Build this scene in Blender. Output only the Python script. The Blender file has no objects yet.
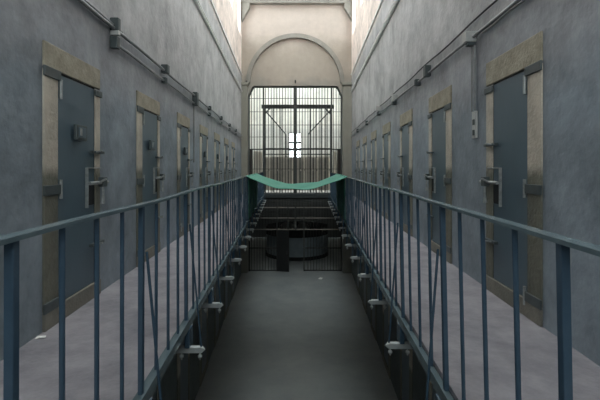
import bpy, math, random
from mathutils import Vector
random.seed(7)
R = math.radians
C = bpy.context.scene.collection
E = 4.72            # eye height above the lower floor
ZW = E - 1.2        # walkway level
KL, KR, A = .0425, .040, 1.73
YE = 18.0           # end wall
def WX(s, y): return s * (A + (KL if s < 0 else KR) * y)          # face of the side wall
RB = {-1: .73, 1: .735}; RT = {-1: .73, 1: .715}
RZT = {-1: E - .186, 1: E - .199}; RZB = {-1: E - 1.187, 1: E - 1.236}
def RXB(s, y): return s * (RB[s] + .0425 * y)                     # foot of the railing
def RXT(s, y): return s * (RT[s] + .0425 * y)                     # top of the railing

# ------------------------------------------------------------------ mesh helper
class MB:
    def __init__(self): self.v = []; self.f = []; self.sm = []
    def add(self, vs, fs, smooth=False):
        n = len(self.v); self.v += [tuple(p) for p in vs]
        self.f += [tuple(i + n for i in f) for f in fs]; self.sm += [smooth] * len(fs); return self
    def hexa(self, p):   # 8 pts: bottom 4 ccw, top 4 ccw
        return self.add(p, [(3, 2, 1, 0), (4, 5, 6, 7), (0, 1, 5, 4), (1, 2, 6, 5), (2, 3, 7, 6), (3, 0, 4, 7)])
    def box(self, x0, x1, y0, y1, z0, z1):
        if x0 > x1: x0, x1 = x1, x0
        return self.hexa([(x0, y0, z0), (x1, y0, z0), (x1, y1, z0), (x0, y1, z0), (x0, y0, z1), (x1, y0, z1), (x1, y1, z1), (x0, y1, z1)])
    def slab(self, fa, fb, y0, y1, z0, z1):   # fa,fb: x as functions of y
        a0, a1, b0, b1 = fa(y0), fa(y1), fb(y0), fb(y1)
        if a0 > b0: a0, a1, b0, b1 = b0, b1, a0, a1
        return self.hexa([(a0, y0, z0), (b0, y0, z0), (b1, y1, z0), (a1, y1, z0), (a0, y0, z1), (b0, y0, z1), (b1, y1, z1), (a1, y1, z1)])
    def bar(self, p, q, w, h, up=(0, 0, 1)):   # rectangular bar from p to q
        p, q = Vector(p), Vector(q); d = (q - p).normalized(); u = Vector(up)
        s = d.cross(u)
        if s.length < 1e-4: s = d.cross(Vector((0, 1, 0)))
        s.normalize(); t = s.cross(d).normalized()
        c = [(-1, -1), (1, -1), (1, 1), (-1, 1)]
        vs = [p + s * (a * w / 2) + t * (b * h / 2) for a, b in c] + [q + s * (a * w / 2) + t * (b * h / 2) for a, b in c]
        return self.add(vs, [(0, 1, 2, 3), (7, 6, 5, 4), (1, 0, 4, 5), (2, 1, 5, 6), (3, 2, 6, 7), (0, 3, 7, 4)])
    def tube(self, pts, r, n=8):
        pts = [Vector(p) for p in pts]; vs = []; fs = []
        u = None
        for i, p in enumerate(pts):
            d = (pts[min(i + 1, len(pts) - 1)] - pts[max(i - 1, 0)]).normalized()
            if u is None:
                u = d.cross(Vector((0, 0, 1)))
                if u.length < 1e-3: u = Vector((1, 0, 0))
            u = (u - d * u.dot(d)).normalized(); w = d.cross(u)
            rr = r[i] if isinstance(r, (list, tuple)) else r
            vs += [p + (u * math.cos(2 * math.pi * k / n) + w * math.sin(2 * math.pi * k / n)) * rr for k in range(n)]
        for i in range(len(pts) - 1):
            for k in range(n):
                a = i * n + k; b = i * n + (k + 1) % n
                fs.append((a, b, b + n, a + n))
        self.add(vs, fs, True)
        m = len(pts) - 1
        return self.add([vs[k] for k in range(n)] + [vs[m * n + k] for k in range(n)], [tuple(range(n - 1, -1, -1)), tuple(range(n, 2 * n))])
    def build(self, name, mat, parent=None, bev=0, loc=(0, 0, 0), rz=0):
        me = bpy.data.meshes.new(name); me.from_pydata(self.v, [], self.f); me.update()
        for p, s in zip(me.polygons, self.sm): p.use_smooth = s
        import bmesh
        b = bmesh.new(); b.from_mesh(me); bmesh.ops.recalc_face_normals(b, faces=b.faces); b.to_mesh(me); b.free()
        me.materials.append(mat)
        o = bpy.data.objects.new(name, me); C.objects.link(o); o.location = loc; o.rotation_euler = (0, 0, rz)
        if parent: o.parent = parent
        if bev:
            m = o.modifiers.new('Bevel', 'BEVEL'); m.width = bev; m.segments = 2; m.limit_method = 'ANGLE'; m.angle_limit = R(50)
        return o
def tag(o, label, cat, group=None):
    o['label'] = label; o['category'] = cat
    if group: o['group'] = group
    return o
def struct(o, label=None, cat=None):
    o['kind'] = 'structure'
    if label: o['label'] = label
    if cat: o['category'] = cat
    return o
def empty(name, loc=(0, 0, 0), rz=0):
    o = bpy.data.objects.new(name, None); C.objects.link(o); o.location = loc; o.rotation_euler = (0, 0, rz); o.empty_display_size = .1
    return o
def copy_tree(o, parent=None):
    c = o.copy(); C.objects.link(c)
    if parent: c.parent = parent
    for ch in list(o.children): copy_tree(ch, c)
    return c

# ------------------------------------------------------------------ materials
def mat(name, col, rough=.6, col2=None, scale=3, amt=.5, metal=0, bump=0, bscale=40, detail=6, stretch=(1, 1, 1), spec=.5):
    m = bpy.data.materials.new(name); m.use_nodes = True; N = m.node_tree.nodes; L = m.node_tree.links
    b = N['Principled BSDF']; b.inputs['Roughness'].default_value = rough; b.inputs['Metallic'].default_value = metal
    b.inputs['Specular IOR Level'].default_value = spec
    tc = N.new('ShaderNodeTexCoord'); mp = N.new('ShaderNodeMapping'); L.new(tc.outputs['Object'], mp.inputs['Vector']); mp.inputs['Scale'].default_value = stretch
    n = N.new('ShaderNodeTexNoise'); n.inputs['Scale'].default_value = scale; n.inputs['Detail'].default_value = detail; n.inputs['Roughness'].default_value = .65
    L.new(mp.outputs['Vector'], n.inputs['Vector'])
    r = N.new('ShaderNodeValToRGB'); r.color_ramp.elements[0].position = .5 - amt / 2; r.color_ramp.elements[1].position = .5 + amt / 2
    c2 = col2 or tuple(x * .75 for x in col)
    r.color_ramp.elements[0].color = (*c2, 1); r.color_ramp.elements[1].color = (*col, 1)
    L.new(n.outputs['Fac'], r.inputs['Fac']); L.new(r.outputs['Color'], b.inputs['Base Color'])
    if bump:
        n2 = N.new('ShaderNodeTexNoise'); n2.inputs['Scale'].default_value = bscale; n2.inputs['Detail'].default_value = 4
        L.new(tc.outputs['Object'], n2.inputs['Vector'])
        bp = N.new('ShaderNodeBump'); bp.inputs['Strength'].default_value = bump; bp.inputs['Distance'].default_value = .02
        L.new(n2.outputs['Fac'], bp.inputs['Height']); L.new(bp.outputs['Normal'], b.inputs['Normal'])
    return m
def banded(name, bands, rough=.6, scale=1.2, wob=.12, mott=.25, bump=.25, spec=.4, bscale=14, streak=.3):
    """paint in horizontal bands: bands = [(z from, colour), ...], mottled, edges uneven, with runs down the wall"""
    m = bpy.data.materials.new(name); m.use_nodes = True; N = m.node_tree.nodes; L = m.node_tree.links
    b = N['Principled BSDF']; b.inputs['Roughness'].default_value = rough; b.inputs['Specular IOR Level'].default_value = spec
    tc = N.new('ShaderNodeTexCoord'); sp = N.new('ShaderNodeSeparateXYZ'); L.new(tc.outputs['Object'], sp.inputs[0])
    n = N.new('ShaderNodeTexNoise'); n.inputs['Scale'].default_value = scale; n.inputs['Detail'].default_value = 8; n.inputs['Roughness'].default_value = .68
    L.new(tc.outputs['Object'], n.inputs['Vector'])
    def math_(op, a, bb):
        q = N.new('ShaderNodeMath'); q.operation = op
        for i, x in enumerate((a, bb)):
            if isinstance(x, (int, float)): q.inputs[i].default_value = x
            else: L.new(x, q.inputs[i])
        return q.outputs[0]
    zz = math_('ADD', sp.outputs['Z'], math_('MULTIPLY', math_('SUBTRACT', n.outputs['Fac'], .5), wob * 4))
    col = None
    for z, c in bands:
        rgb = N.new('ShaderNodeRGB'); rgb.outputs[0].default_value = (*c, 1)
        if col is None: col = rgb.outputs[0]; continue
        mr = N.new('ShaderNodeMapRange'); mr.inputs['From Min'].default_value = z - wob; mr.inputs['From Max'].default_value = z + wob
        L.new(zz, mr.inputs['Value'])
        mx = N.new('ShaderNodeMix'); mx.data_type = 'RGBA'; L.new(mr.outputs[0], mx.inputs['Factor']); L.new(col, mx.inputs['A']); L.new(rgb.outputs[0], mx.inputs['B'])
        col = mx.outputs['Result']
    n3 = N.new('ShaderNodeTexNoise'); n3.inputs['Scale'].default_value = 3.5; n3.inputs['Detail'].default_value = 7; n3.inputs['Roughness'].default_value = .7; L.new(tc.outputs['Object'], n3.inputs['Vector'])
    mp = N.new('ShaderNodeMapping'); mp.inputs['Scale'].default_value = (3.5, 3.5, .25); L.new(tc.outputs['Object'], mp.inputs['Vector'])
    n4 = N.new('ShaderNodeTexNoise'); n4.inputs['Scale'].default_value = 1.6; n4.inputs['Detail'].default_value = 6; L.new(mp.outputs['Vector'], n4.inputs['Vector'])
    f = math_('ADD', math_('ADD', 1.0, math_('MULTIPLY', math_('SUBTRACT', n3.outputs['Fac'], .5), mott * 2)), math_('MULTIPLY', math_('SUBTRACT', n4.outputs['Fac'], .5), streak * 2))
    n5 = N.new('ShaderNodeTexNoise'); n5.inputs['Scale'].default_value = .9; n5.inputs['Detail'].default_value = 5; n5.inputs['Distortion'].default_value = .6; L.new(tc.outputs['Object'], n5.inputs['Vector'])
    f = math_('ADD', f, math_('MULTIPLY', math_('SUBTRACT', n5.outputs['Fac'], .5), mott * 1.8))
    n6 = N.new('ShaderNodeTexNoise'); n6.inputs['Scale'].default_value = 11; n6.inputs['Detail'].default_value = 9; n6.inputs['Roughness'].default_value = .75; L.new(tc.outputs['Object'], n6.inputs['Vector'])
    m6 = N.new('ShaderNodeMapRange'); m6.inputs['From Min'].default_value = .66; m6.inputs['From Max'].default_value = .72; m6.inputs['To Max'].default_value = .35; L.new(n6.outputs['Fac'], m6.inputs['Value'])
    m7 = N.new('ShaderNodeMapRange'); m7.inputs['From Min'].default_value = .34; m7.inputs['From Max'].default_value = .27; m7.inputs['To Max'].default_value = .4; L.new(n6.outputs['Fac'], m7.inputs['Value'])
    f = math_('SUBTRACT', math_('ADD', f, m6.outputs[0]), m7.outputs[0])
    vm = N.new('ShaderNodeVectorMath'); vm.operation = 'SCALE'; L.new(col, vm.inputs[0]); L.new(f, vm.inputs['Scale'])
    L.new(vm.outputs[0], b.inputs['Base Color'])
    n2 = N.new('ShaderNodeTexNoise'); n2.inputs['Scale'].default_value = bscale; n2.inputs['Detail'].default_value = 8; L.new(tc.outputs['Object'], n2.inputs['Vector'])
    bp = N.new('ShaderNodeBump'); bp.inputs['Strength'].default_value = bump; bp.inputs['Distance'].default_value = .02
    L.new(n2.outputs['Fac'], bp.inputs['Height']); L.new(bp.outputs['Normal'], b.inputs['Normal'])
    return m

M = {}
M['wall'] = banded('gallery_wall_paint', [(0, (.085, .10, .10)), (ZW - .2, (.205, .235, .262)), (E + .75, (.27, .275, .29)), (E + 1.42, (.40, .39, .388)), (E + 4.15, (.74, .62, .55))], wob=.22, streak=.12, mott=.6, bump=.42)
M['endwall'] = banded('end_wall_paint_lit_top', [(0, (.22, .22, .20)), (E + 3.6, (.36, .305, .25)), (E + 5.6, (.48, .40, .345))], streak=.06, mott=.15, wob=.4)  # top band lightened: the light high on the wall is painted in
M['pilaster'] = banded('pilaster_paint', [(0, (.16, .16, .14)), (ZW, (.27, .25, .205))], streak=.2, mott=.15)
M['mould'] = mat('moulding_plaster', (.29, .265, .23), .7, (.22, .20, .17), 5, .4)
M['tube'] = mat('pale_moulding', (.85, .84, .81), .45, (.6, .59, .57), 5)
M['ceil'] = mat('ceiling_plaster', (.42, .38, .33), .8, (.3, .27, .23), 2)
M['walk'] = mat('walkway_concrete', (.35, .32, .335), .5, (.16, .15, .165), 3.6, .42, bump=.25, bscale=30, detail=9)
M['slabedge'] = mat('slab_underside', (.05, .06, .06), .8, (.03, .035, .035), 6)
M['floor'] = mat('lower_concrete_floor', (.27, .275, .262), .42, (.16, .178, .178), 1.1, .5, bump=.12, bscale=18, detail=9)
M['rfloor'] = mat('rotunda_floor', (.62, .60, .55), .5, (.45, .43, .4), 2)
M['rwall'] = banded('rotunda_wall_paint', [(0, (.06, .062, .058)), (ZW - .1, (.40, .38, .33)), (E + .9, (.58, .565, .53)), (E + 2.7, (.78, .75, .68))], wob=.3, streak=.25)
M['stone'] = mat('lintel_stone', (.42, .37, .28), .8, (.20, .175, .125), 5.5, .45, bump=.4, bscale=35, detail=9)
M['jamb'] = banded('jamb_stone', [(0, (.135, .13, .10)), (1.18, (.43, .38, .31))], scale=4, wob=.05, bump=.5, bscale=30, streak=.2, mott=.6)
M['sill'] = mat('sill_stone', (.21, .195, .16), .8, (.12, .11, .09), 6, .5, bump=.4)
M['leaf'] = mat('door_steel_paint', (.082, .122, .148), .42, (.058, .088, .108), 2.5, .6, stretch=(1, 1, .5), bump=.05, bscale=12)
M['iron'] = mat('dark_iron', (.085, .10, .10), .5, (.045, .055, .055), 12, metal=.2)
M['steel'] = mat('worn_steel', (.42, .43, .42), .42, (.2, .21, .2), 18, .5, metal=.5)
M['rail'] = mat('rail_paint', (.068, .112, .155), .24, (.042, .078, .115), 9, .5, spec=.6)
M['handrail'] = mat('handrail_paint', (.15, .20, .215), .26, (.09, .13, .145), 7, .5, spec=.7)
M['brk'] = mat('bracket_grey_paint', (.60, .62, .60), .4, (.38, .40, .39), 14, .5)
M['grille'] = mat('grille_paint', (.035, .033, .030), .55, (.02, .019, .018), 10, metal=.2)
M['frame'] = mat('gate_frame_paint', (.055, .058, .052), .5, (.035, .037, .033), 8)
M['cage'] = mat('cage_paint', (.055, .062, .06), .5, (.035, .04, .04), 8)
M['sheet'] = mat('grey_brown_sheet', (.36, .335, .29), .6, (.25, .23, .20), 5)
M['timber'] = mat('dark_timber', (.05, .036, .027), .7, (.03, .022, .018), 6, stretch=(1, 1, .2))
M['creamwood'] = mat('cream_panel', (.66, .60, .50), .6, (.55, .5, .42), 3)
M['net'] = mat('green_net', (.075, .27, .19), .75, (.05, .20, .145), 5, .5, bump=.2, bscale=60)
M['netdark'] = mat('green_net_drape', (.055, .21, .15), .8, (.04, .155, .11), 5, .5)
M['pipe'] = mat('conduit_paint', (.27, .27, .265), .42, (.16, .165, .165), 12, .5)
M['pipedark'] = mat('dark_cable', (.045, .045, .045), .6, (.03, .03, .03), 12)
M['porc'] = mat('porcelain', (.50, .50, .47), .35, (.36, .355, .34), 9)
M['counter'] = mat('counter_paint', (.24, .29, .31), .5, (.17, .205, .22), 4)
M['black'] = mat('black_metal_and_shade', (.008, .008, .008), .8, (.006, .008, .008), 8)  # black metal, also used for painted shade in gaps and openings
M['paper'] = mat('paper', (.8, .78, .74), .8, (.7, .68, .64), 6)
M['bundle'] = mat('grey_canvas', (.22, .22, .21), .9, (.14, .14, .135), 6, bump=.3)
g = bpy.data.materials.new('skylight_glass'); g.use_nodes = True; N = g.node_tree.nodes; L = g.node_tree.links; N.clear()
o_ = N.new('ShaderNodeOutputMaterial'); mx = N.new('ShaderNodeMixShader'); mx.inputs[0].default_value = .06
t_ = N.new('ShaderNodeBsdfTransparent'); t_.inputs[0].default_value = (.93, .95, .93, 1); gl = N.new('ShaderNodeBsdfGlossy'); gl.inputs['Roughness'].default_value = .08
L.new(t_.outputs[0], mx.inputs[1]); L.new(gl.outputs[0], mx.inputs[2]); L.new(mx.outputs[0], o_.inputs[0]); M['glass'] = g

# ------------------------------------------------------------------ shell
ZT = E + 8.5
def shift(f, d): return lambda y: f(y) + d
for s, side in ((-1, 'left'), (1, 'right')):
    f = lambda y, s=s: WX(s, y); fo = shift(f, s * .45)
    m = MB().slab(f, fo, -1.3, 18.5, 0, E + 5.75)
    # clerestory: piers between the high windows
    wins = [(3.6, 5.0), (6.8, 8.2), (10.0, 11.4), (13.2, 14.6), (16.35, 17.6)]
    y = -1.3
    for a, b in wins: m.slab(f, fo, y, a, E + 5.75, E + 7.9); y = b
    m.slab(f, fo, y, 18.5, E + 5.75, E + 7.9); m.slab(f, fo, -1.3, 18.5, E + 7.9, ZT + .2)
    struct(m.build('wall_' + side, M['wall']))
    for i, (a, b) in enumerate(wins):
        n = i + 1 + (5 if s > 0 else 0)
        w = MB(); fm = shift(f, s * .26); fm2 = shift(f, s * .31)
        w.slab(fm, fm2, a, a + .06, E + 5.75, E + 7.9); w.slab(fm, fm2, b - .06, b, E + 5.75, E + 7.9)
        w.slab(fm, fm2, a + .06, b - .06, E + 5.75, E + 5.81); w.slab(fm, fm2, a + .06, b - .06, E + 7.84, E + 7.9)
        c = (a + b) / 2; w.slab(fm, fm2, c - .02, c + .02, E + 5.81, E + 7.84); w.slab(fm, fm2, a + .06, b - .06, E + 6.8, E + 6.84)
        wo = struct(w.build('window_%d' % n, M['mould']), 'high clerestory window in the %s wall' % side, 'window')
        MB().slab(shift(f, s * .28), shift(f, s * .29), a + .06, b - .06, E + 5.81, E + 7.84).build('pane', M['glass'], wo)
    # ledge and round moulding along the wall
    struct(MB().slab(shift(f, s * .02), shift(f, -s * .035), -1.0, 17.9, E + 4.12, E + 4.19).build('trim_%d' % (1 if s < 0 else 2), M['tube'], bev=.012), 'ledge below the clerestory on the %s wall' % side, 'ledge')
    t = MB().tube([(WX(s, y) - s * .02, y, E + 3.37) for y in (-1.0, 3, 7, 11, 15, 17.7)], .04, 8)
    t.tube([(WX(s, y) - s * .01, y, E + 3.50) for y in (-1.0, 3, 7, 11, 15, 17.7)], .018, 6)
    struct(t.build('trim_%d' % (3 if s < 0 else 4), M['tube']), 'pale round moulding high on the %s wall' % side, 'moulding')
    # walkway
    e = lambda y, s=s: RXB(s, y) + s * .012
    w = MB().slab(e, f, -1.0, YE, ZW - .10, ZW)
    struct(w.build('floor_walkway_' + side, M['walk']), '%s hand gallery walkway of worn grey concrete' % side, 'walkway')
    ed = MB().slab(shift(e, s * .075), shift(e, s * .11), -1.0, YE, ZW - .17, ZW - .10)
    ed.slab(e, shift(e, s * .008), .6, 17.8, ZW - .095, ZW - .03)
    struct(ed.build('trim_%d' % (5 if s < 0 else 6), M['slabedge']), 'dark edge beam under the %s walkway' % side, 'beam')
struct(MB().box(-5, 5, -1.3, 27.4, -.2, 0).build('floor', M['floor']))
BX, BZ0, BZ1 = 1.25, E + .9, E + 3.7
struct(MB().box(-2.3, -BX, -1.6, -1.3, 0, ZT + .2).box(BX, 2.3, -1.6, -1.3, 0, ZT + .2).box(-BX, BX, -1.6, -1.3, 0, BZ0).box(-BX, BX, -1.6, -1.3, BZ1, ZT + .2).build('wall_back', M['wall']))
w = MB()
for x in (-BX + .03, -.42, .42, BX - .03): w.box(x - .03, x + .03, -1.5, -1.44, BZ0, BZ1)
for k in range(5): w.box(-BX, BX, -1.439, -1.40, BZ0 + (BZ1 - BZ0 - .05) * k / 4, BZ0 + (BZ1 - BZ0 - .05) * k / 4 + .05)
wo = struct(w.build('window_14', M['frame']), 'tall window in the near end wall behind the viewer', 'window')
MB().box(-BX, BX, -1.53, -1.52, BZ0, BZ1).build('pane', M['glass'], wo)
struct(MB().box(-1.6, 1.6, -1.3, .35, ZW - .17, ZW - .005).build('floor_landing', M['walk']))
# ceiling with the long skylight
SY0, SY1, SX = 4.0, 17.4, 1.35
c = MB().box(-3.2, -SX, -1.3, 18.5, ZT, ZT + .2).box(SX, 3.2, -1.3, 18.5, ZT, ZT + .2).box(-SX, SX, -1.3, SY0, ZT, ZT + .2).box(-SX, SX, SY1, 18.5, ZT, ZT + .2)
struct(c.build('ceiling', M['ceil']))
w = MB()
for k in range(11):
    y = SY0 + (SY1 - SY0) * k / 10; w.box(-SX, SX, y - .03, y + .03, ZT + .05, ZT + .12)
for x in (-SX + .02, 0, SX - .02): w.box(x - .02, x + .02, SY0, SY1, ZT + .121, ZT + .17)
wo = struct(w.build('window_11', M['frame']), 'long glazed skylight over the middle of the hall', 'skylight')
MB().box(-SX, SX, SY0, SY1, ZT + .172, ZT + .18).build('pane', M['glass'], wo)
# end wall: opening 86..343 px wide, blind arch above
OX0, OX1, OZ = -2.215, 2.05, E + 3.69
xc = -.08; AR = 2.2; AZ = E + 3.8
m = MB()
m.box(-2.6, OX0, 18.06, 18.45, 0, OZ).box(OX1, 2.6, 18.06, 18.45, 0, OZ).box(-2.6, 2.6, 18.06, 18.45, OZ, ZT)
for sx, ox in ((1, OX0), (-1, OX1)):   # cut-off top corners of the opening
    p = [(ox, OZ), (ox + sx * .22, OZ), (ox, OZ - .46)]
    m.add([(x, y, z) for y in (18.06, 18.45) for x, z in p], [(0, 1, 2), (5, 4, 3), (0, 3, 4, 1), (1, 4, 5, 2), (2, 5, 3, 0)])
n = 40; xl, xr = -2.6, 2.6
arc = [(xc + AR * math.cos(math.pi * (1 - k / n)), AZ + AR * math.sin(math.pi * k / n)) for k in range(n + 1)]
for k in range(n):
    (x0, z0), (x1, z1) = arc[k], arc[k + 1]
    m.hexa([(x0, 17.98, z0), (x1, 17.98, z1), (x1, 18.06, z1), (x0, 18.06, z0), (x0, 17.98, ZT), (x1, 17.98, ZT), (x1, 18.06, ZT), (x0, 18.06, ZT)])
m.box(xl, arc[0][0], 17.98, 18.06, AZ, ZT).box(arc[-1][0], xr, 17.98, 18.06, AZ, ZT)
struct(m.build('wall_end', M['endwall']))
m = MB()
for k in range(n):
    a0, a1 = math.pi * (1 - k / n), math.pi * (1 - (k + 1) / n)
    q = lambda r, a, y: (xc + r * math.cos(a), y, AZ + r * math.sin(a))
    r0, r1 = AR - .18, AR + .01
    m.hexa([q(r0, a0, 17.9), q(r0, a1, 17.9), q(r0, a1, 18.06), q(r0, a0, 18.06), q(r1, a0, 17.9), q(r1, a1, 17.9), q(r1, a1, 18.06), q(r1, a0, 18.06)])
struct(m.build('trim_7', M['mould'], bev=0), 'plaster arch moulding over the barred opening', 'arch')
for i, (x0, x1) in enumerate(((-2.6, OX0), (OX1, 2.6))):
    m = MB().box(x0, x1, 17.86, 18.06, 0, AZ - .12)
    m.box(x0, x1 + (.05 if i == 0 else 0), 17.80, 18.06, AZ - .12, AZ) if i == 0 else m.box(x0 - .05, x1, 17.80, 18.06, AZ - .12, AZ)
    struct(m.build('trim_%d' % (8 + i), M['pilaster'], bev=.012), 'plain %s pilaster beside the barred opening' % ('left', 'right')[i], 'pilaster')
# ceiling beam with knee haunches against the end wall
m = MB().box(-2.5, 2.5, 17.72, 17.98, E + 7.30, E + 7.52).box(-2.5, 2.5, 17.6, 17.98, E + 7.52, E + 7.62)
for s in (-1, 1):
    x = s * 2.46
    m.add([(xx, y, z) for y in (17.72, 17.98) for xx, z in ((x, E + 7.3), (x - s * .36, E + 7.3), (x - s * .36, E + 7.1), (x, E + 6.5))],
          [(0, 1, 2, 3), (7, 6, 5, 4), (0, 4, 5, 1), (1, 5, 6, 2), (2, 6, 7, 3), (3, 7, 4, 0)])
struct(m.build('trim_10', M['mould'], bev=.01), 'roof beam with knee brackets across the end wall', 'beam')

# ------------------------------------------------------------------ rotunda beyond
YR = 27.0
struct(MB().box(-4.3, 4.3, 18.45, 26.2, ZW - .17, ZW).build('floor_rotunda', M['rfloor']), 'pale upper floor beyond the barred opening', 'floor')  # stops short of the walls: unseen gaps added to let light down
struct(MB().box(OX0, OX1, 18.06, 18.45, ZW - .17, ZW).build('trim_11', M['slabedge']), 'dark floor beam in the barred opening', 'sill')
WX0, WX1, WZ0, WZ1 = -.56, .29, E + .45, E + 2.35
m = MB().box(-5, WX0, YR, YR + .4, 0, ZT).box(WX1, 5, YR, YR + .4, 0, ZT).box(WX0, WX1, YR, YR + .4, 0, WZ0).box(WX0, WX1, YR, YR + .4, WZ1, ZT)
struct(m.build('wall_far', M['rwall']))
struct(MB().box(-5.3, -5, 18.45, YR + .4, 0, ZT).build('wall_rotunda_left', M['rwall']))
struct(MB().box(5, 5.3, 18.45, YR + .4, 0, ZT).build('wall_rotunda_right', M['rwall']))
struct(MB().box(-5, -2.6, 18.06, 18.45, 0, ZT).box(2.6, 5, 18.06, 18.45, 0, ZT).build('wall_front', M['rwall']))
struct(MB().box(-5, -3.4, 18.45, YR, ZT, ZT + .2).box(3.4, 5, 18.45, YR, ZT, ZT + .2).box(-3.4, 3.4, 18.45, 19.0, ZT, ZT + .2).box(-3.4, 3.4, 26.6, YR, ZT, ZT + .2).build('ceiling_rotunda', M['ceil']))
w = MB()
for k in range(6): w.box(-3.4, 3.4, 19.0 + 1.52 * k - .03, 19.0 + 1.52 * k + .03, ZT + .05, ZT + .12)
wo = struct(w.build('window_12', M['frame']), 'unseen glazed roof light added over the space beyond the bars', 'skylight')  # added out of view to brighten the space beyond the bars
MB().box(-3.4, 3.4, 19.0, 26.6, ZT + .13, ZT + .14).build('pane', M['glass'], wo)
w = MB().box(WX0, WX0 + .05, YR + .1, YR + .18, WZ0, WZ1).box(WX1 - .05, WX1, YR + .1, YR + .18, WZ0, WZ1)
for z in (WZ0, WZ0 + .68, WZ0 + 1.17, WZ1 - .05): w.box(WX0 + .05, WX1 - .05, YR + .1, YR + .18, z, z + (.05 if z in (WZ0, WZ1 - .05) else .13))
wo = struct(w.build('window_13', M['frame']), 'bright tall window in the far wall beyond the bars', 'window')
MB().box(WX0 + .05, WX1 - .05, YR + .13, YR + .14, WZ0 + .05, WZ1 - .05).build('pane', M['glass'], wo)
# blind arches on the far wall
for i, cx in enumerate((-2.1, 1.9)):
    m = MB()
    for k in range(16):
        a0, a1 = math.pi * (1 - k / 16), math.pi * (1 - (k + 1) / 16)
        q = lambda r, a, y: (cx + r * math.cos(a), y, E + 4.4 + 1.0 * r * math.sin(a))
        m.hexa([q(.85, a0, YR - .03), q(.85, a1, YR - .03), q(.85, a1, YR), q(.85, a0, YR), q(1.02, a0, YR - .03), q(1.02, a1, YR - .03), q(1.02, a1, YR), q(1.02, a0, YR)])
    m.box(cx - 1.02, cx - .85, YR - .03, YR, ZW, E + 4.4).box(cx + .85, cx + 1.02, YR - .03, YR, ZW, E + 4.4)
    struct(m.build('trim_%d' % (12 + i), M['rwall']), 'blind arch on the %s of the far wall' % ('left', 'right')[i], 'arch')

# ------------------------------------------------------------------ cell doors
def make_door(s, full=True):
    o = -1 if s < 0 else 1      # outward along local y
    if s < 0: nx, fx, lt, st = -.50, .41, 1.93, 2.13
    else: nx, fx, lt, st = -.51, .45, 1.99, 2.23
    lx = .30
    def B(x0, x1, d0, d1, z0, z1, m=None):
        m = m or MB(); ys = sorted((o * d0, o * d1)); return m.box(x0, x1, ys[0], ys[1], z0, z1)
    root = empty('door')
    B(nx, fx, -.01, .016, lt + .012, st).build('lintel', M['stone'], root, bev=.008)
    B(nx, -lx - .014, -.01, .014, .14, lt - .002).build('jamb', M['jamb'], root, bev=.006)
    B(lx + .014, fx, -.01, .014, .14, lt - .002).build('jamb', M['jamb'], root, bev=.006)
    B(nx, fx, -.01, .022, .0, .138).build('threshold', M['sill'], root, bev=.006)
    B(-lx, lx, -.01, .004, .14, lt - .004).build('leaf', M['leaf'], root, bev=.003)
    if not full: return root
    B(-lx - .012, lx + .012, -.01, .0015, .138, lt + .012).build('gap_shade', M['black'], root)  # black sheet behind the leaf paints in the shade of the gap
    for z in (lt - .02, 1.03, .165):       # hinge straps let into the near jamb
        h = B(nx - .012, -lx + .01, .01, .026, z - .038, z + .038)
        ho = h.build('hinge_strap', M['iron'], root, bev=.004)
        pz = z - .10 if z > 1.5 else z
        MB().tube([(-lx + .012, o * .02, pz - .075), (-lx + .012, o * .02, pz + .075)], .013, 8).build('hinge_pin', M['steel'], ho)
    B(lx - .01, fx + .012, .012, .028, lt - .065, lt - .01).build('latch_strap', M['iron'], root, bev=.003)
    # upper and lower sliding bolts
    for z in (1.34 if s < 0 else 1.415, .50):
        b = B(lx - .13, lx + .11, .02, .055, z - .012, z + .012)
        bo = b.build('bolt', M['iron'], root, bev=.003)
        MB().tube([(lx - .06, o * .04, z), (lx - .06, o * .11, z + .01)], .009, 6).build('bolt_knob', M['steel'], bo)
    # lock: plate, long bolt, hasp hanging
    zl = 1.06
    lo = B(lx - .17, lx - .155, .004, .03, zl - .22, zl + .14)
    lo.box(lx - .17, lx + .11, *sorted((o * .004, o * .022)), zl + .13, zl + .14)
    k = lo.build('lock_plate', M['steel'], root, bev=.002)
    B(lx - .155, lx - .01, .004, .009, zl - .2, zl - .02).build('lock_recess_shade', M['black'], k)  # raised black patch painting in the dark of a recess
    MB().tube([(lx - .2, o * .06, zl), (lx + .17, o * .06, zl)], .016, 8).tube([(lx - .03, o * .06, zl), (lx - .03, o * .13, zl + .035)], .01, 6).build('lock_bolt', M['steel'], k)
    B(lx + .015, lx + .10, .035, .085, zl - .04, zl + .05).build('keeper', M['iron'], k, bev=.004)
    MB().tube([(lx + .03, o * .07, zl), (lx + .035, o * .075, zl - .1), (lx + .03, o * .07, zl - .2)], [.01, .012, .02], 6).build('hasp', M['steel'], k)
    if s < 0:
        h = B(-.09, .09, .016, .045, 1.43, 1.56).build('inspection_hatch', M['iron'], root, bev=.006)
        B(-.05, -.02, .045, .055, 1.47, 1.53).build('hatch_latch', M['steel'], h)
        B(-.065, .06, .045, .05, 1.452, 1.54).build('hatch_flap', M['leaf'], h, bev=.003)
    return root
ords = ['first', 'second', 'third', 'fourth', 'fifth', 'sixth', 'seventh', 'eighth']
dn = 0
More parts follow.
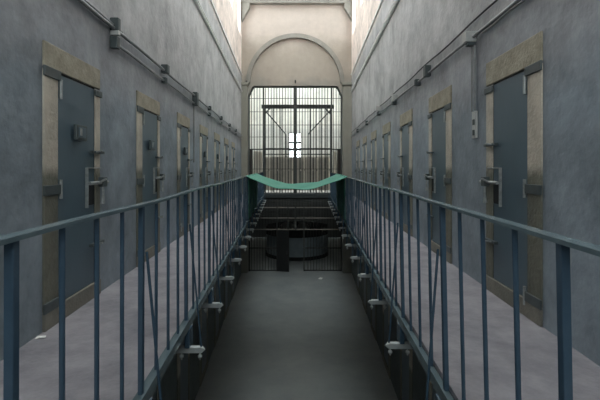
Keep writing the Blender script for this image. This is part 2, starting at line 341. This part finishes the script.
for s, side, c0, sp in ((-1, 'left', 3.41, 1.9), (1, 'right', 3.52, 1.97)):
    proto = make_door(s)
    low = make_door(s, False)
    ang = R(90) + math.atan(KL) if s < 0 else R(90) - math.atan(KR)
    for lvl in (1, 0):
        for i in range(7):
            y = c0 + sp * i
            src = proto if lvl else low
            d = src if i == 0 else copy_tree(src)
            d.location = (WX(s, y), y, ZW if lvl else 0); d.rotation_euler = (0, 0, ang)
            dn += 1; d.name = 'door_%d' % dn
            if lvl: lab = 'blue-grey steel cell door in stone surround, %s along the upper %s walkway' % (('nearest' if i == 0 else 'farthest' if i == 6 else ords[i]), side)
            else: lab = 'dark cell door in the %s lower wall under the walkway, %s from the near end' % (side, ords[i])
            struct(d, lab, 'door')

# ------------------------------------------------------------------ railings with brackets
for s, side in ((-1, 'left'), (1, 'right')):
    y0, sp = (1.085, 1.015) if s < 0 else (1.15, 1.075)
    yp = y0
    root = empty('railing', (RXB(s, .62), .62, ZW)); tag(root, 'dark blue steel railing with thin balusters along the %s walkway edge' % side, 'railing', 'gallery railings')
    def loc(p): return (p[0] - root.location.x, p[1] - root.location.y, p[2] - root.location.z)
    wob = lambda y: .004 * math.sin(y * 1.7 + s) + .003 * math.sin(y * 3.1)
    N_ = 36; ys = [.62 + (17.85 - .62) * k / N_ for k in range(N_ + 1)]
    m = MB()
    for k in range(N_):
        a, b = ys[k], ys[k + 1]
        ca = (RXT(s, a) + wob(a), RZT[s] + wob(a + 1)); cb = (RXT(s, b) + wob(b), RZT[s] + wob(b + 1))
        m.hexa([loc(p) for p in [(ca[0] - .024, a, ca[1] - .014), (ca[0] + .024, a, ca[1] - .014), (cb[0] + .024, b, cb[1] - .014), (cb[0] - .024, b, cb[1] - .014),
                (ca[0] - .024, a, ca[1]), (ca[0] + .024, a, ca[1]), (cb[0] + .024, b, cb[1]), (cb[0] - .024, b, cb[1])]])
    m.build('handrail', M['handrail'], root)
    zb = RZB[s]
    m = MB()
    fa = lambda y: RXB(s, y) - root.location.x
    m.slab(shift(fa, -.022), shift(fa, .022), .0, 17.23, zb - .012 - ZW, zb - ZW) if False else None
    m.hexa([loc(p) for p in [(RXB(s, .62) - .024, .62, zb - .014), (RXB(s, .62) + .024, .62, zb - .014), (RXB(s, 17.85) + .024, 17.85, zb - .014), (RXB(s, 17.85) - .024, 17.85, zb - .014),
            (RXB(s, .62) - .024, .62, zb), (RXB(s, .62) + .024, .62, zb), (RXB(s, 17.85) + .024, 17.85, zb), (RXB(s, 17.85) - .024, 17.85, zb)]])
    m.hexa([loc(p) for p in [(RXB(s, .62) - s * .024, .62, zb - .07), (RXB(s, .62) - s * .014, .62, zb - .07), (RXB(s, 17.85) - s * .014, 17.85, zb - .07), (RXB(s, 17.85) - s * .024, 17.85, zb - .07),
            (RXB(s, .62) - s * .024, .62, zb - .014), (RXB(s, .62) - s * .014, .62, zb - .014), (RXB(s, 17.85) - s * .014, 17.85, zb - .014), (RXB(s, 17.85) - s * .024, 17.85, zb - .014)]])
    m.build('bottom_rail', M['handrail'], root)
    i = 0; y = yp
    while y < 17.8:
        b0, t0 = (RXB(s, y), y, zb - .02), (RXT(s, y) + wob(y), y, RZT[s] - .008)
        MB().bar(loc(b0), loc(t0), .026, .028, (0, 1, 0)).build('post', M['rail'], root, bev=.003)
        # bracket under the slab, reaching into the void, with its tie rod
        tip = RXB(s, y) - s * .145; zk = E - (1.43 if s < 0 else 1.48)
        base = RXB(s, y) + s * .30
        m = MB()
        x1 = tip + s * .03
        m.bar(loc((base, y + .03, zk)), loc((x1, y + .03, zk)), .042, .045)
        m.add([loc(p) for p in [(x1, y + .009, zk - .0225), (x1, y + .051, zk - .0225), (x1, y + .051, zk + .0225), (x1, y + .009, zk + .0225), (tip, y + .03, zk)]], [(0, 1, 4), (1, 2, 4), (2, 3, 4), (3, 0, 4), (3, 2, 1, 0)])
        bo = m.build('bracket', M['brk'], root, bev=.003)
        zu = RZT[s] - .26
        pu = (RXB(s, y) + (RXT(s, y) - RXB(s, y)) * .78 - s * .022, y + .022, zu)
        if i: MB().tube([loc((tip + s * .035, y + .03, zk + .02)), loc(pu)], .0075, 6).build('tie_rod', M['rail'], bo)
        for dx in (.045, .19):
            xx = tip + s * dx
            MB().tube([loc((xx, y + .03, zk - .02)), loc((xx, y + .03, zk - .045)), loc((xx, y + .03, zk - .046)), loc((xx, y + .03, zk - .064)), loc((xx, y + .03, zk - .065)), loc((xx, y + .03, zk - .082))], [.007, .007, .017, .017, .007, .007], 6).build('nut', M['brk'], bo)
        MB().box(*sorted((loc((RXB(s, y) - s * .03, 0, 0))[0], loc((RXB(s, y) + s * .008, 0, 0))[0])), loc((0, y - .02, 0))[1], loc((0, y + .09, 0))[1], zk + .03 - ZW, zb - .07 - ZW)  .build('packing_plate', M['rail'], bo, bev=.003)
        for k in (1, 2, 3):
            yb = y + sp * k / 4
            if yb > 17.8: break
            MB().tube([loc((RXB(s, yb), yb, zb - .004)), loc((RXT(s, yb) + wob(yb), yb, RZT[s] - .008))], .0098, 8).build('baluster', M['rail'], root)
        y += sp; i += 1
    yb = y0 - sp / 4
    while yb > .64:
        MB().tube([loc((RXB(s, yb), yb, zb - .004)), loc((RXT(s, yb), yb, RZT[s] - .008))], .0098, 8).build('baluster', M['rail'], root); yb -= sp / 4

# ------------------------------------------------------------------ green net slung between the rails
def sheet(fn, nu, nv, name, mt, parent=None, th=.006):
    m = MB(); m.add([fn(i / nu, j / nv) for j in range(nv + 1) for i in range(nu + 1)],
          [(j * (nu + 1) + i, j * (nu + 1) + i + 1, (j + 1) * (nu + 1) + i + 1, (j + 1) * (nu + 1) + i) for j in range(nv) for i in range(nu)], True)
    o = m.build(name, mt, parent); md = o.modifiers.new('Solid', 'SOLIDIFY'); md.thickness = th; md.offset = 1; return o
net = empty('safety_net', (0, 8.5, E - .2)); tag(net, 'green safety net slung across the void between both railings', 'net')
def nf(u, v):
    y = 8.5 + 3.8 * v + .10 * math.sin(u * math.pi * 3) * (1 if v < .1 else .3)
    xl, xr = RXT(-1, y) , RXT(1, y)
    x = xl + (xr - xl) * u
    q = 1 - (2 * u - 1) ** 2
    z = E - .186 - .013 * u + .012 - .31 * q ** 1.0 + .018 * math.sin(u * 17 + v * 5) * q + .03 * math.sin(v * 9 + u * 2) * q
    return (x, y - 8.5, z - (E - .2))
sheet(nf, 40, 24, 'sagging_sheet', M['net'], net)
for s in (-1, 1):
    def df(u, v, s=s):
        y = 8.75 + 3.5 * u
        zt = RZT[s] + .012; zb_ = RZB[s] + .02
        z = zt + (zb_ - zt) * v
        x = RXT(s, y) + (RXB(s, y) - RXT(s, y)) * v - s * (.035 + .014 * math.sin(u * 22 + v * 2) + .01 * math.sin(u * 41))
        return (x, y - 8.5, z - (E - .2))
    sheet(df, 40, 12, 'side_drape', M['netdark'], net)

# ------------------------------------------------------------------ barred gate (upper) and barred screen (lower)
YG = 18.22
def PX(x): return (x - 297) / 22.0 * 1.0 if False else (x - 297) * YG / 400
def PZ(y): return E - (y - 167.5) * YG / 400
def vbar(name, x, z0, z1, w, mt, parent, dz):
    return MB().box(x - w / 2, x + w / 2, -w / 2, w / 2, z0 - dz, z1 - dz).build(name, mt, parent)
gate = empty('barred_gate', (0, YG, ZW)); tag(gate, 'tall dark barred gate filling the upper opening under the arch', 'barred gate')
x0, x1 = OX0 + .01, OX1 - .01
fz1 = OZ - .005; z0 = ZW + .01
m = MB()
for a, b in (((x0 + .03, z0), (x0 + .03, fz1 - .45)), ((x0 + .03, fz1 - .45), (x0 + .23, fz1 - .03)), ((x0 + .23, fz1 - .03), (x1 - .23, fz1 - .03)), ((x1 - .23, fz1 - .03), (x1 - .03, fz1 - .45)), ((x1 - .03, fz1 - .45), (x1 - .03, z0))):
    m.bar((a[0], 0, a[1] - ZW), (b[0], 0, b[1] - ZW), .06, .05, (0, 1, 0))
m.box(x0 + .03, x1 - .03, -.025, .025, 0.011, .06)
m.build('frame', M['frame'], gate)
vbar('centre_post', PX(295.5), z0, fz1, .13, M['frame'], gate, ZW)
for x in (263.5, 331.5): vbar('side_post', PX(x), z0, fz1, .07, M['frame'], gate, ZW)
nb = 33
for k in range(1, nb):
    x = x0 + (x1 - x0) * k / nb
    if min(abs(x - PX(q)) for q in (295.5, 263.5, 331.5)) < .05: continue
    zt = fz1 - .03 if x0 + .24 < x < x1 - .24 else fz1 - .06 - .43 * (1 - min(x - x0, x1 - x) / .24)
    vbar('bar', x, z0, zt, .03, M['grille'], gate, ZW)
for yy, h in ((98.5, .02), (111.8, .018), (125, .02), (137, .02), (149.3, .05), (169, .02)):
    z = PZ(yy); MB().box(x0 + .04, x1 - .04, -.014 - h * .2, .014 + h * .2, z - h / 2 - ZW, z + h / 2 - ZW).build('crossbar', M['grille'], gate)
scr = empty('barred_screen', (0, YG, 0)); tag(scr, 'black barred screen with an open gateway across the lower hall end', 'barred screen')
zt = ZW - .18
m = MB()
for x in (x0 + .03, x1 - .03): m.box(x - .03, x + .03, -.03, .03, 0.001, zt)
m.box(x0 + .06, x1 - .06, -.03, .03, zt - .06, zt)
m.box(x0 + .06, PX(277), -.02, .02, .02, .06).box(PX(304), x1 - .06, -.02, .02, .02, .06)
m.build('frame', M['grille'], scr)
for x, zb_ in ((288, PZ(229.4)), (295.5, PZ(229.4)), (304, .002), (277, .002)):
    vbar('post', PX(x), zb_, zt - .06, .05 if x != 295.5 else .08, M['frame'], scr, 0)
for yy, xa, xb in ((207.5, x0, x1), (218, x0, x1), (229.4, x0, x1), (248, x0, PX(277)), (248, PX(304), x1)):
    z = PZ(yy); MB().box(xa + .06, xb - (.06 if xb == x1 else 0), -.018, .018, z - .02, z + .02).build('crossbar', M['mould'] if yy < 240 else M['grille'], scr)
for k in range(1, nb):
    x = x0 + (x1 - x0) * k / nb
    mid = PX(277) + .03 < x < PX(304) - .03
    if mid: vbar('bar', x, PZ(229.4), zt - .06, .018, M['grille'], scr, 0)
    elif min(abs(x - PX(q)) for q in (277, 304)) > .05: vbar('bar', x, .06, zt - .06, .022, M['grille'], scr, 0)
# the leaf of that gateway, standing ajar
gl = empty('gate_leaf', (PX(277.4), YG - .085, 0), R(-12)); tag(gl, 'black sheet metal gate leaf standing ajar in the lower gateway', 'gate')
MB().box(.0, .52, -.02, .02, .03, 1.86).build('panel', M['black'], gl, bev=.004)
m = MB().box(-.02, .0, -.025, .025, .02, 1.88).box(.52, .545, -.025, .025, .02, 1.88).box(0, .52, -.025, .025, 1.86, 1.88)
m.build('leaf_frame', M['grille'], gl)
MB().tube([(.47, -.03, .95), (.47, -.08, .95), (.47, -.08, .83), (.47, -.03, .83)], .01, 6).build('handle', M['iron'], gl)

# ------------------------------------------------------------------ beyond the bars
cage = empty('cage_frame', (0, 19.6, ZW)); tag(cage, 'dark steel portal frame with braces standing behind the barred gate', 'cage frame')
Yc = 19.6
def CX(x, Y=Yc): return (x - 297) * Y / 400
def CZ(y, Y=Yc): return E - (y - 167.5) * Y / 400 - ZW
MB().box(CX(261.5), CX(334), -.07, .07, CZ(108.6), CZ(104.8)).build('beam', M['cage'], cage, bev=.005)
for x in (264.2, 331): MB().box(CX(x) - .05, CX(x) + .05, -.05, .05, .0, CZ(108.6)).build('upright', M['cage'], cage)
for x, d in ((264.2, 1), (331, -1)):
    MB().bar((CX(x) + d * .03, -.02, CZ(114)), (CX(x) + d * .28, -.02, CZ(108.5)), .06, .06, (0, 1, 0)).build('knee_brace', M['cage'], cage)
Yb = 24.0
for xa, xb in ((264.2, 286), (331, 308)):
    MB().bar((CX(xa), .05, CZ(109.5)), (CX(xb, Yb), Yb - Yc, CZ(134.5, Yb)), .04, .05).build('stay', M['cage'], cage)
    MB().box(CX(xb, Yb) - .03, CX(xb, Yb) + .03, Yb - Yc - .03, Yb - Yc + .03, 0, CZ(134.5, Yb)).build('upright', M['cage'], cage)
for yy in (148.6, 154.3): MB().box(CX(264.2) + .05, CX(331) - .05, -.03, .03, CZ(yy) - .025, CZ(yy) + .025).build('rail', M['cage'], cage)
for k, x in enumerate((273, 281, 310, 316, 321, 326)):
    MB().box(CX(x) - .022, CX(x) + .022, -.02, .02, 0, CZ(108.7)).build('mullion', M['cage'], cage)
par = empty('barred_partition', (0, 21.2, ZW)); tag(par, 'low grey-brown partition of upright slats behind the portal frame', 'partition')
Yp = 21.2
MB().box(CX(264.5, Yp), CX(331, Yp), .03, .05, .0, CZ(157, Yp)).build('panel', M['sheet'], par)
k = 0; x = CX(265, Yp)
while x < CX(331, Yp):
    w_ = random.choice((.035, .05, .03)); MB().box(x, x + w_, -.02, .028, .0, CZ(157 + random.random() * 2, Yp)).build('slat', M['cage'] if k % 3 == 0 else M['creamwood'] if k % 3 == 1 else M['mould'], par); x += .16 + random.random() * .09; k += 1
MB().box(CX(264.5, Yp), CX(331, Yp), -.04, -.022, CZ(171, Yp), CZ(169, Yp)).build('rail', M['sheet'], par)
for nm, xa, xb, za, zb_, lab in (('timber_board', 248.6, 252.6, 176, 149.8, 'dark brown timber board standing upright behind the bars at left'), ('timber_board', 337.2, 342.4, 169, 149.8, 'dark brown timber board hung behind the bars at right')):
    Y_ = 18.75
    o = MB().box(CX(xa, Y_), CX(xb, Y_), Y_ - .06, Y_ + .06, max(ZW + .001, CZ(za, Y_) + ZW) if nm else 0, CZ(zb_, Y_) + ZW)
    if xa < 300: o = MB().box(CX(xa, Y_), CX(xb, Y_), Y_ - .06, Y_ + .06, ZW, CZ(zb_, Y_) + ZW)
    else: o = MB().box(CX(xa, Y_), CX(xb, Y_), Y_ - .06, Y_ + .06, ZW, CZ(zb_, Y_) + ZW)
    tag(o.build(nm, M['timber'], bev=.006), lab.replace('hung', 'standing upright'), 'board')
for xa, xb, lab in ((253.6, 262.3, 'pale cream panel leaning behind the bars, left of the portal frame'), (333.6, 336.8, 'narrow pale cream panel behind the bars, right of the portal frame')):
    Y_ = 19.2; tag(MB().box(CX(xa, Y_), CX(xb, Y_), Y_, Y_ + .05, ZW, CZ(151.3, Y_) + ZW).build('cream_panel', M['creamwood'], bev=.006), lab.replace('leaning', 'standing'), 'panel')
# round counter in the lower rotunda
ct = empty('round_counter', (0, 21.9, 0)); tag(ct, 'round blue-grey counter with black plinth behind the lower bars', 'counter')
def drum(r, z0, z1, name, mt, n=48):
    m = MB(); vs = [(r * math.cos(2 * math.pi * k / n), r * math.sin(2 * math.pi * k / n), z) for z in (z0, z1) for k in range(n)]
    m.add(vs, [(k, (k + 1) % n, n + (k + 1) % n, n + k) for k in range(n)], True)
    m.add(vs, [tuple(range(n - 1, -1, -1)), tuple(range(n, 2 * n))]); return m.build(name, mt, ct)
drum(1.72, .0, .17, 'plinth', M['black']); drum(1.66, .17, 1.16, 'front_panel', M['counter']); drum(1.70, 1.16, 1.55, 'top_band', M['black'])  # black top band paints in the shadowed opening above the counter front
def blob(cx, cy, cz, rx, ry, rz, seed):
    rr = random.Random(seed); m = MB(); nu, nv = 14, 8; vs = []
    for j in range(nv + 1):
        for i in range(nu):
            a = 2 * math.pi * i / nu; p = math.pi * .5 * j / nv; k = 1 + .18 * (rr.random() - .5)
            vs.append((cx + rx * k * math.cos(a) * math.cos(p), cy + ry * k * math.sin(a) * math.cos(p), cz + rz * k * math.sin(p)))
    return m.add(vs, [(j * nu + i, j * nu + (i + 1) % nu, (j + 1) * nu + (i + 1) % nu, (j + 1) * nu + i) for j in range(nv) for i in range(nu)] + [tuple(range(nu - 1, -1, -1))], True)
for i, (x, h, lab) in enumerate(((-.5, .36, 'lumpy grey bundle on the round counter, left of the pair'), (.32, .30, 'lumpy grey bundle on the round counter, right of the pair'))):
    tag(blob(0, 0, 0, .36, .3, h, i + 3).build('canvas_bundle', M['bundle'], loc=(x, 20.75, 1.552)), lab, 'bundle')

# ------------------------------------------------------------------ conduits along the walls
def run(s, z, d, y0, y1, wv=0):
    n = 40; return [(WX(s, y0 + (y1 - y0) * k / n) - s * d, y0 + (y1 - y0) * k / n, z + wv * math.sin(k * 1.1) * .5) for k in range(n + 1)]
def clampbox(s, y, z, h, w, d, name, mt, parent):
    x0, x1 = sorted((WX(s, y) - s * .003, WX(s, y) - s * d)); return MB().box(x0, x1, y - w / 2, y + w / 2, z - h / 2, z + h / 2).build(name, mt, parent, bev=.006)
up = MB().tube(run(-1, E + 1.42, .04, -1.0, 17.7, .012), .019, 8).tube(run(-1, E + 1.455, .028, -1.0, 4.3, .01), .016, 8).build('conduit', M['pipe']); tag(up, 'upper thick grey conduit running along the left wall above the cell doors', 'conduit')
lo = MB().tube(run(-1, E + 1.275, .035, 4.1, 17.7, .012), .016, 8).build('conduit', M['pipe']); tag(lo, 'lower thin grey conduit along the left wall, starting above the first door', 'conduit')
for y, z, h, w, d in ((4.09, E + 1.46, .13, .06, .09), (5.86, E + 1.44, .12, .10, .10), (7.95, E + 1.36, .26, .13, .10), (9.6, E + 1.42, .10, .08, .08), (11.5, E + 1.42, .10, .08, .08), (13.4, E + 1.42, .1, .08, .08), (15.3, E + 1.42, .1, .08, .08)):
    clampbox(-1, y, z, h, w, d, 'clamp', M['iron'], up)
clampbox(-1, 4.09, E + 1.375, .05, .05, .09, 'clamp', M['porc'], up)
for y in (5.86, 9.6, 11.5, 13.4, 15.3): clampbox(-1, y, E + 1.275, .08, .08, .07, 'clamp', M['iron'], lo)
clampbox(-1, 4.09, E + 1.275, .12, .07, .08, 'clamp', M['iron'], lo)
dl = MB().tube([(WX(-1, 7.95) + .02, 7.95, E + 1.24), (WX(-1, 7.95) + .02, 7.95, E + .1)], .011, 6).build('conduit', M['pipe']); tag(dl, 'thin upright conduit dropping between the second and third doors on the left wall', 'conduit')
cb = MB().tube(run(1, E + 1.55, .025, 3.6, 17.7, .02), .011, 6).build('cable', M['pipedark']); tag(cb, 'thin black cable running along the right wall above the grey conduit', 'cable')
rp = MB().tube(run(1, E + 1.385, .035, -1.0, 17.7, .012), .018, 8).tube(run(1, E + 1.35, .03, -1.0, 4.0, .01), .012, 8).build('conduit', M['pipe']); tag(rp, 'grey conduit running the length of the right wall above the cell doors', 'conduit')
for y, z, h, w, d, mt in ((4.27, E + 1.385, .11, .10, .12, 'porc'), (4.27, E + 1.345, .10, .07, .09, 'iron'), (5.9, E + 1.42, .16, .10, .09, 'iron'), (6.45, E + 1.37, .1, .08, .09, 'iron'), (8.3, E + 1.44, .14, .10, .09, 'porc'), (8.35, E + 1.36, .1, .1, .08, 'iron'), (10.2, E + 1.50, .10, .13, .13, 'porc'), (10.3, E + 1.385, .1, .12, .08, 'iron'), (12.6, E + 1.4, .14, .1, .08, 'iron'), (15.2, E + 1.4, .14, .1, .08, 'iron')):
    clampbox(1, y, z, h, w, d, 'clamp', M[mt], rp)
dv = MB().tube([(WX(1, 4.22) - .022, 4.22, E + 1.29), (WX(1, 4.22) - .022, 4.22, E + .60)], .014, 8).tube([(WX(1, 4.30) - .022, 4.30, E + 1.29), (WX(1, 4.30) - .022, 4.30, E + .60)], .009, 8).build('conduit', M['pipe']); tag(dv, 'pair of upright conduits dropping to the switch box on the right wall', 'conduit')
sw = empty('switch_box', (WX(1, 4.24), 4.24, E + .45)); tag(sw, 'narrow pale switch box on the right wall beside the first cell door', 'switch box')
MB().box(-.026, -.004, -.05, .05, -.14, .145).build('box', M['porc'], sw, bev=.006)
for z in (-.08, .03): MB().box(-.034, -.026, -.022, .022, z - .03, z + .03).build('switch', M['iron'], sw, bev=.003)
for x, y_, z, lab in ((295.3, 17.88, OZ + .22, 'small dark hook above the centre of the barred gate'), (246.6, 17.84, E + 3.86, 'small dark hook at the left foot of the arch')):
    xx = (x - 297) * y_ / 400; yb_ = 18.055 if x > 280 else 17.975
    tag(MB().tube([(xx, yb_, z), (xx, yb_ - .1, z), (xx, yb_ - .12, z - .06), (xx, yb_ - .08, z - .1)], .028, 8).build('wall_hook', M['black']), lab, 'hook')

# ------------------------------------------------------------------ scraps
def scrap(pts, lab, z):
    c = Vector((sum(p[0] for p in pts) / len(pts), sum(p[1] for p in pts) / len(pts), z)); n = len(pts)
    m = MB().add([(p[0] - c.x, p[1] - c.y, .004) for p in pts] + [(p[0] - c.x, p[1] - c.y, .007 + .005 * (i % 2)) for i, p in enumerate(pts)],
        [tuple(range(n - 1, -1, -1)), tuple(range(n, 2 * n))] + [(i, (i + 1) % n, n + (i + 1) % n, n + i) for i in range(n)])
    tag(m.build('paper_scrap', M['paper'], loc=c), lab, 'paper scrap')
def fl(px, py, lvl): Y = (E - lvl) * 400 / (py - 167.5); return ((px - 297) * Y / 400, Y)
scrap([fl(*p, ZW) for p in ((35, 340), (37, 337.6), (41, 337), (46, 337.2), (45, 338.6), (39, 339))], 'small white scrap on the left walkway by the wall foot', ZW)
scrap([fl(*p, 0) for p in ((318, 279), (320, 277.5), (323, 278), (321.5, 279.5))], 'small pale scrap on the lower floor near the barred screen', 0)

# ------------------------------------------------------------------ daylight
w = bpy.data.worlds.new('World'); bpy.context.scene.world = w; w.use_nodes = True
bg = w.node_tree.nodes['Background']; bg.inputs[0].default_value = (.885, .96, 1.04, 1); bg.inputs[1].default_value = 3.0
def portal(name, loc, rot, sx, sy):
    l = bpy.data.lights.new(name, 'AREA'); l.shape = 'RECTANGLE'; l.size = sx; l.size_y = sy; l.cycles.is_portal = True
    o = bpy.data.objects.new(name, l); C.objects.link(o); o.location = loc; o.rotation_euler = rot; return o
portal('portal_skylight', (0, (SY0 + SY1) / 2, ZT + .19), (0, 0, 0), 2 * SX, SY1 - SY0)
portal('portal_rotunda', (0, 22.8, ZT + .19), (0, 0, 0), 6.8, 7.6)
for s in (-1, 1):
    for a, b in wins:
        c = (a + b) / 2; portal('portal_clerestory', (WX(s, c) + s * .46, c, E + 6.82), (0, R(90) if s < 0 else R(-90), 0), 2.15, b - a)
portal('portal_back_window', (0, -1.62, (BZ0 + BZ1) / 2), (R(90), 0, 0), 2 * BX, BZ1 - BZ0)
portal('portal_far_window', (-.13, YR + .41, E + 1.4), (R(-90), 0, 0), .85, 1.9)

# ------------------------------------------------------------------ camera
cd = bpy.data.cameras.new('camera'); cam = bpy.data.objects.new('camera', cd); C.objects.link(cam)
cam.location = (0, 0, E); cam.rotation_euler = (R(90), 0, 0); cd.sensor_width = 36; cd.lens = 24; cd.shift_x = 3 / 600; cd.shift_y = -32.5 / 600; cd.clip_start = .05
sc = bpy.context.scene; sc.camera = cam
v = sc.view_settings; v.view_transform = 'Standard'; v.look = 'None'; v.gamma = 1; v.use_curve_mapping = False; v.exposure = 1.46
